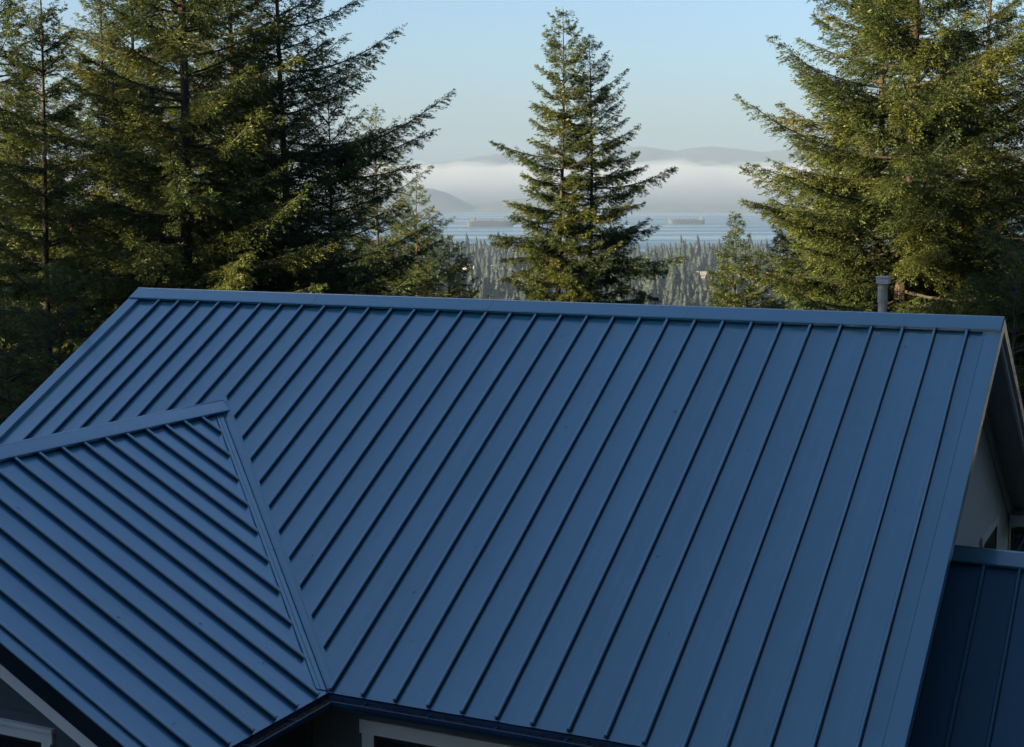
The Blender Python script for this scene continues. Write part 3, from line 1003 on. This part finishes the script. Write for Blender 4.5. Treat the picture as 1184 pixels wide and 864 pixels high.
# more firs deeper in the two groups, sharing the shapes above
fill = [
    (D_, 150, 62, -90, 'golden lit fir directly left behind the thick trunk', GL, 2.6),
    (Ee, 18, 59, 30, 'rear fir low behind the leftmost tree', GL, 4.0),
    (Ee, 114, 60, -60, 'far fir glimpsed between the slender fir and the thick trunk', GL, 1.1),
    (Mm, 232, 60, -40, 'rear fir seen in the gap right of the thick trunk', GL, .6),
    (B, 292, 62, 60, 'slim rear fir between the two darkest crowns', GL, 5.2),
    (F_, 376, 39, 90, 'rear fir filling the space under the upturned boughs', GL, 1.9),
    (F_, 60, 25, 300, 'low dark fir beside the sloping left roof edge', GL, 3.3),
    (H_, 8, 27, 330, 'young fir at the picture edge below the sloping roof edge', GL, .7),
    (F_, 130, 41, 215, 'low bushy fir right behind the roof corner', GL, 2.2),
    (H_, 250, 37, 235, 'young fir low behind the ridge cap beside the thick trunk', GL, 4.4),
    (F_, 345, 38, 205, 'low dark fir hugging the ridge cap under the big boughs', GL, 5.0),
    (D_, 1110, 56, -20, 'rear fir seen between the thick trunk and the ridge end', GR, 1.3),
    (F_, 1180, 33, 265, 'low fir beyond the gable soffit and downspout', GR, 4.1),
    (F_, 985, 50, 120, 'rear fir filling the gap left of the flue pipe', GR, .3),
    (H_, 1105, 41, 225, 'young fir low behind the ridge cap beside the thickest right trunk', GR, 2.9),
]
# unseen firs added left of the house: they block the sun from the roof
for k, (x, y, h, rz) in enumerate([(-24, -9, 23, 0), (-25, -4, 25, 1.1), (-24, 1, 26, 2.3), (-27, 6, 23, 3.0), (-25, 11, 24, 4.2), (-26, 15.5, 23, 5.1), (-31, -1, 29, .6), (-32, 10, 25, 1.7), (-31, 4.5, 24, 3.3),
                                   (-36, -12, 30, 2.9), (-38, 0, 33, 3.8), (-38, 7, 25, 4.9), (-21, -15, 21, .3), (-17, -21, 19, 2.0), (-30, -7, 28, 5.5), (-22, -5, 24, 2.2), (-29, -12, 30, .9), (-33, -16, 32, 3.9), (-27, -18, 29, 5.9), (-40, -18, 34, .2), (-23, 7, 25, 1.4), (-35, -5, 33, 2.6), (-21, -1, 22, 4.4), (-19, -3.5, 21, 1.9), (-27, -7, 26, 3.6), (-20, 2.5, 22, 5.6), (-23, 14, 21, .8), (-22, 18, 19, 2.7), (-28, 26, 22, 3.3), (-33, 22, 23, .4), (-48, -26, 33, 0), (-47, -22, 32, 1), (-49, -18, 34, 2), (-47, -14, 33, 3), (-50, -10, 33, 4), (-48, -6, 33, 5), (-49, -2, 32, 6), (-47, 2, 31, .5), (-52, -16, 35, 1.5), (-53, -7, 35, 2.5), (-44, -9, 31, 3.5), (-43, -3, 30, 4.5), (-44, 3, 28, 5.5), (-43, -17, 32, .9)]):
    ms, gz0, H0 = (A, D_, Ee, N_)[k % 4]
    y += .145 * (-x - 1)
    place_tree(ms[:2], 'fir_tree', x, y, 0, 'unseen fir added left of the house to block the sun', 'added firs left of the house', rz, h / H0)
for k, (x, y, h, rz) in enumerate([(17, 6, 30, 0), (20, 15, 31, 1.1), (19, 24, 28, 2.3), (16, -4, 30, 3.0), (22, 1, 32, .4), (12, -12, 31, 1.9), (4, -15, 29, 2.8), (20, -11, 33, 4.4), (24, 10, 34, 5.2), (-5, -17, 26, 3.5), (14, 1, 30, 1.3), (15, 11, 29, 2.5), (8, -9, 31, 5.5), (0, -11, 28, .9), (18, -8, 34, 3.2), (12.5, 3, 33, .2), (13, -2, 34, 1.6), (10.5, -6, 34, 2.9), (5, -9, 33, 4.0), (14.5, 8, 32, 5.1), (-2, -10, 30, 5.8)]):  # unseen firs added right and behind to cut skylight on the roof
    ms, gz0, H0 = (A, D_, Ee, N_)[k % 4]
    place_tree(ms[:2], 'fir_tree', x, y, 0, 'unseen fir added to the right and behind to dim the roof', 'added firs right of the house', rz, h / H0)
for (ms, gz0, H0), px, Y, apy, lab, grp, rz in fill:
    if grp == GL and Y < 50: Y = Y + .5
    p = at(px, apy, Y)
    gz = float(ground_z(np.array([p[0]]), np.array([float(Y)]))[0])
    place_tree(ms[:2], 'fir_tree', p[0], Y, gz, lab, grp, rz, (p[2] - gz) / H0)

# ------------------------------------------------------------------ far shore: wood, single firs, houses
def far_fir(g, h, tiers=8):
    """a small ragged conifer: stacked uneven skirts"""
    V, F = [], []
    for k in range(tiers):
        z0 = h * (.10 + .80 * k / tiers); z1 = min(h, z0 + h * .26)
        r = h * .17 * (1 - k / tiers) ** .8 + h * .02
        n = 10
        ph = g.random() * 6
        b0 = len(V)
        for j in range(n):
            rr2 = r * (g.uniform(.95, 1.35) if j % 2 else g.uniform(.35, .7))
            V.append((rr2 * math.cos(ph + 6.283 * j / n), rr2 * math.sin(ph + 6.283 * j / n), z0 + g.normal(0, h * .02)))
        V.append((g.normal(0, .01) * h, 0, z1))
        for j in range(n): F.append((b0 + j, b0 + (j + 1) % n, b0 + n))
    return np.array(V), np.array(F)
def far_bush(g, h):
    """a small round-headed tree: loose leaf clumps in an uneven crown"""
    n = 46
    d = g.normal(0, 1, (n, 3)); d /= np.linalg.norm(d, axis=1)[:, None]
    c = d * (g.random(n) ** .4)[:, None] * np.array([.34, .34, .36]) * h * g.uniform(.75, 1.2, n)[:, None] + np.array([0, 0, .58 * h])
    V, F = [], []
    for k in range(n):
        a = g.normal(0, 1, 3); a /= np.linalg.norm(a)
        b_ = np.cross(a, g.normal(0, 1, 3)); b_ /= np.linalg.norm(b_)
        r = h * g.uniform(.07, .15)
        q = len(V)
        V += [c[k] + r * a, c[k] + r * b_, c[k] - r * a * .8, c[k] - r * b_]
        F += [(q, q + 1, q + 2), (q, q + 2, q + 3)]
    return np.array(V), np.array(F)
g = np.random.default_rng(99)
proto_f = [far_fir(g, 1.0) for _ in range(9)]
proto_b = [far_bush(g, 1.0) for _ in range(5)]
Vs, Fs, Ts = [], [], []
nv = 0
clear = [(-40, 1650, 60), (-75, 1560, 55), (20, 1500, 40), (250, 1480, 70), (235, 1400, 60), (-35, 1440, 45), (180, 1530, 40), (-55, 1750, 40)]
for i in range(15000):
    y = g.uniform(960, 2290)
    x = g.uniform(-.30 * y, .36 * y)
    if any((x - a) ** 2 + ((y - b_) * .6) ** 2 < (r * g.uniform(.5, 1)) ** 2 for a, b_, r in clear): continue
    dn = vnoise2(np.array([x / 120.]), np.array([y / 160.]), 61, 3)[0]
    if dn < .44 and g.random() < .85: continue
    bushy = g.random() < ((.45 if dn < .50 else .12) if y > 1250 else .10)
    V, F = (proto_b if bushy else proto_f)[g.integers(5 if bushy else 9)]
    h = g.uniform(6, 15) if bushy else float(np.clip(g.lognormal(2.72, .34), 6, 36)) * (.6 + .75 * dn)
    wd_ = g.uniform(.85, 1.35)
    V = V * h * np.array([wd_, wd_, 1]) + np.array([x, y, float(ground_z(np.array([x]), np.array([y]))[0]) - .3])
    Vs.append(V); Fs.append(F + nv); nv += len(V)
    base = g.uniform(.25, .8) if bushy else g.uniform(.1, .6)
    Ts.append(np.full(len(V), base) + g.normal(0, .05, len(V)))
me = np_mesh('far_wood', np.concatenate(Vs), np.concatenate(Fs), M_FARFIR, np.clip(np.concatenate(Ts), 0, 1))
tag(link_mesh('far_wood', me), kind='stuff')

shore = []
for V, F in [far_fir(np.random.default_rng(200 + k), 1.0, 11) for k in range(5)]:
    shore.append(np_mesh('shore_fir', V * np.array([.8, .8, 1]), F, M_FARFIR, np.full(len(V), .3)))
for i, (px, hgt) in enumerate([(528, 25), (536, 20), (551, 31), (547, 24), (560, 26), (566, 20), (575, 19), (583, 22), (600, 20), (612, 24), (735, 20), (748, 22), (757, 18), (764, 21), (775, 22),
                               (787, 34), (792, 27), (803, 22), (808, 19), (814, 24), (826, 20), (835, 21), (842, 25), (860, 22), (722, 23), (770, 18), (798, 21)]):
    y = 2235 + g.uniform(-40, 35)
    x = at(px, 300, y)[0]
    o = link_mesh('shore_fir', shore[i % 5], None, (x, y, float(ground_z(np.array([x]), np.array([y]))[0]) - .4))
    o.scale = (hgt, hgt, hgt); o.rotation_euler = (0, 0, g.uniform(0, 6))
    tag(o, 'hazy blue grey fir rising from the far treeline along the water', 'tree', 'hazy firs on the far shore')

M_FARWALL = simple('far_house_wall', (.34, .33, .31), (.48, .46, .44), .05, .8)
M_FARROOF = simple('far_house_roof', (.16, .15, .15), (.34, .31, .29), .05, .8)
def far_house(w, d, h, rh):
    mb = MB(); mb.mi = 0
    mb.box(-w / 2, w / 2, -d / 2, d / 2, -2, h)
    mb.mi = 1
    o = .6
    mb.add([(-w / 2 - o, -d / 2 - o, h + .02), (w / 2 + o, -d / 2 - o, h + .02), (w / 2 + o, d / 2 + o, h + .02), (-w / 2 - o, d / 2 + o, h + .02), (-w / 2 - o, 0, h + rh), (w / 2 + o, 0, h + rh)],
           [(0, 1, 5, 4), (2, 3, 4, 5), (0, 4, 3), (1, 2, 5), (3, 2, 1, 0)])
    mb.mi = 2
    for k in range(3): mb.box(-w * .36 + k * w * .28, -w * .36 + k * w * .28 + 1.4, -d / 2 - .04, -d / 2 - .003, h - 2.2, h - .7)
    mb.box(w * .1, w * .1 + .9, .4, 1.3, h + rh * .4, h + rh + 1.0)
    ob = mb.build('far_house', [M_FARWALL, M_FARROOF, M_DARK])
    me = ob.data; bpy.data.objects.remove(ob)
    return me
fh = [far_house(14, 9, 5, 3), far_house(18, 10, 6, 3.4), far_house(11, 8, 3.5, 2.6), far_house(24, 12, 7, 2.2)]
spots = []
for a, b_, r in clear:
    for k in range(5):
        for tries in range(20):
            x, y = a + g.normal(0, r * .45), b_ + g.normal(0, r * .7)
            if all((x - q[0]) ** 2 + (y - q[1]) ** 2 > 22 ** 2 for q in spots): break
        spots.append((x, y))
for i, (x, y) in enumerate(spots):
    o = link_mesh('far_house', fh[i % 4], None, (x, y, float(ground_z(np.array([x]), np.array([y]))[0])))
    o.rotation_euler = (0, 0, g.uniform(-.5, .5))
    o.scale = (.62, .62, .62)
    tag(o, 'pale hazy house among the trees of the far flats', 'house', 'hazy houses on the far flats')

# ------------------------------------------------------------------ ships at anchor
M_HULL = simple('ship_hull_paint', (.012, .016, .022), (.022, .026, .032), .05, .6)
M_DECK = simple('ship_deck_paint', (.035, .04, .045), (.06, .06, .065), .05, .7)
M_SHIPW = simple('ship_white_paint', (.10, .11, .12), (.15, .16, .17), .05, .6)
def ship(px_l, px_r, py_w, bow, label, kind):
    """bow = +1 to the right; distance from the waterline"""
    pm = at((px_l + px_r) / 2, py_w, 1.0)
    Yd = (SEA - CZ) / (pm[2] - CZ)
    xl, xr = at(px_l, py_w, Yd)[0], at(px_r, py_w, Yd)[0]
    L = xr - xl
    root = empty('cargo_ship', ((xl + xr) / 2, Yd, SEA), 0 if bow > 0 else math.pi)
    tag(root, label, 'ship')
    B_, Hh = L * .15, L * .115
    hm = MB()
    def ring(x, w, zb, zt): return [(x, -w, zt), (x, -w * .96, zb + 1), (x, 0, zb), (x, w * .96, zb + 1), (x, w, zt)]
    st = [(-.5, .62, 0), (-.47, .85, 0), (-.42, 1, 0), (.30, 1, 0), (.40, .82, .5), (.46, .45, 2.0), (.49, .18, 3.2), (.505, .03, 3.8)]
    rings = []
    for f, w, sh in st:
        x = f * L
        rings.append([(x, -w * B_ / 2, Hh + sh), (x * (.985 if f > .3 else 1), -w * B_ / 2 * .93, -3), (x * (.985 if f > .3 else 1), w * B_ / 2 * .93, -3), (x, w * B_ / 2, Hh + sh)])
    hm.loft(rings)
    hm.build('hull', M_HULL, root)
    dk = MB()
    nh = 7
    for k in range(nh):
        x0 = -.30 * L + k * .70 * L / nh
        dk.box(x0, x0 + .70 * L / nh * .78, -B_ * .34, B_ * .34, Hh + .02, Hh + 2.4)
    dk.box(.41 * L, .47 * L, -B_ * .12, B_ * .12, Hh + .6, Hh + 3.4)
    dk.build('hatch_cover', M_DECK, root)
    su = MB()
    xs0 = -.455 * L
    su.box(xs0, xs0 + .070 * L, -B_ * .42, B_ * .42, Hh + .03, Hh + 1.45 * L * .030)
    su.box(xs0 + .008 * L, xs0 + .062 * L, -B_ * .36, B_ * .36, Hh + 1.45 * L * .030, Hh + 1.45 * L * .055)
    su.box(xs0 + .014 * L, xs0 + .060 * L, -B_ * .48, B_ * .48, Hh + 1.45 * L * .055, Hh + 1.45 * L * .066)
    su.tube([(xs0 + .045 * L, 0, Hh + 1.45 * L * .066), (xs0 + .045 * L, 0, Hh + 1.45 * L * .095)], .5, 6)
    su.build('bridge_house', M_SHIPW, root)
    fu = MB()
    fu.loft([[(xs0 - .030 * L + a * .013 * L, b_ * B_ * .10, Hh + .03) for a, b_ in ((0, -1), (1, -1), (1, 1), (0, 1))], [(xs0 - .026 * L + a * .010 * L, b_ * B_ * .08, Hh + 1.45 * L * .060) for a, b_ in ((0, -1), (1, -1), (1, 1), (0, 1))]])
    fu.build('funnel', M_HULL, root)
    if kind == 'bulk':
        xs_ = [-.30, -.20, -.10, 0, .10, .20, .30, .37]
        for f in xs_:
            c = MB(); x = f * L
            c.box(x - 1.1, x + 1.1, -1.4, 1.4, Hh + .03, Hh + 1.45 * L * .048)
            c.tube([(x, 0, Hh + 1.45 * L * .044), (x + .042 * L, -1, Hh + 1.45 * L * .036)], .55, 5)
            c.build('deck_crane', M_DECK, root)
    else:
        for f, hh in ((-.33, .055), (.02, .048), (.30, .066)):
            c = MB(); x = f * L
            c.box(x - 1.5, x + 1.5, -1.5, 1.5, Hh + .03, Hh + 1.45 * L * hh)
            c.box(x - 2.6, x + 2.6, -2.2, 2.2, Hh + 1.45 * L * hh, Hh + 1.45 * L * hh + 1.4)
            c.build('mast', M_DECK, root)
        pi = MB()
        for yy in (-2, 0, 2): pi.tube([(-.28 * L, yy, Hh + 3.6), (.40 * L, yy, Hh + 3.6)], .45, 6)
        pi.build('deck_pipe', M_DECK, root)
    return root
ship(540.5, 593.5, 262.2, 1, 'long low hazy ship with its bridge at the left end and thin masts on deck', 'tanker')
ship(773, 814.5, 259.3, -1, 'shorter hazy bulk ship with a row of small cranes along its deck', 'bulk')
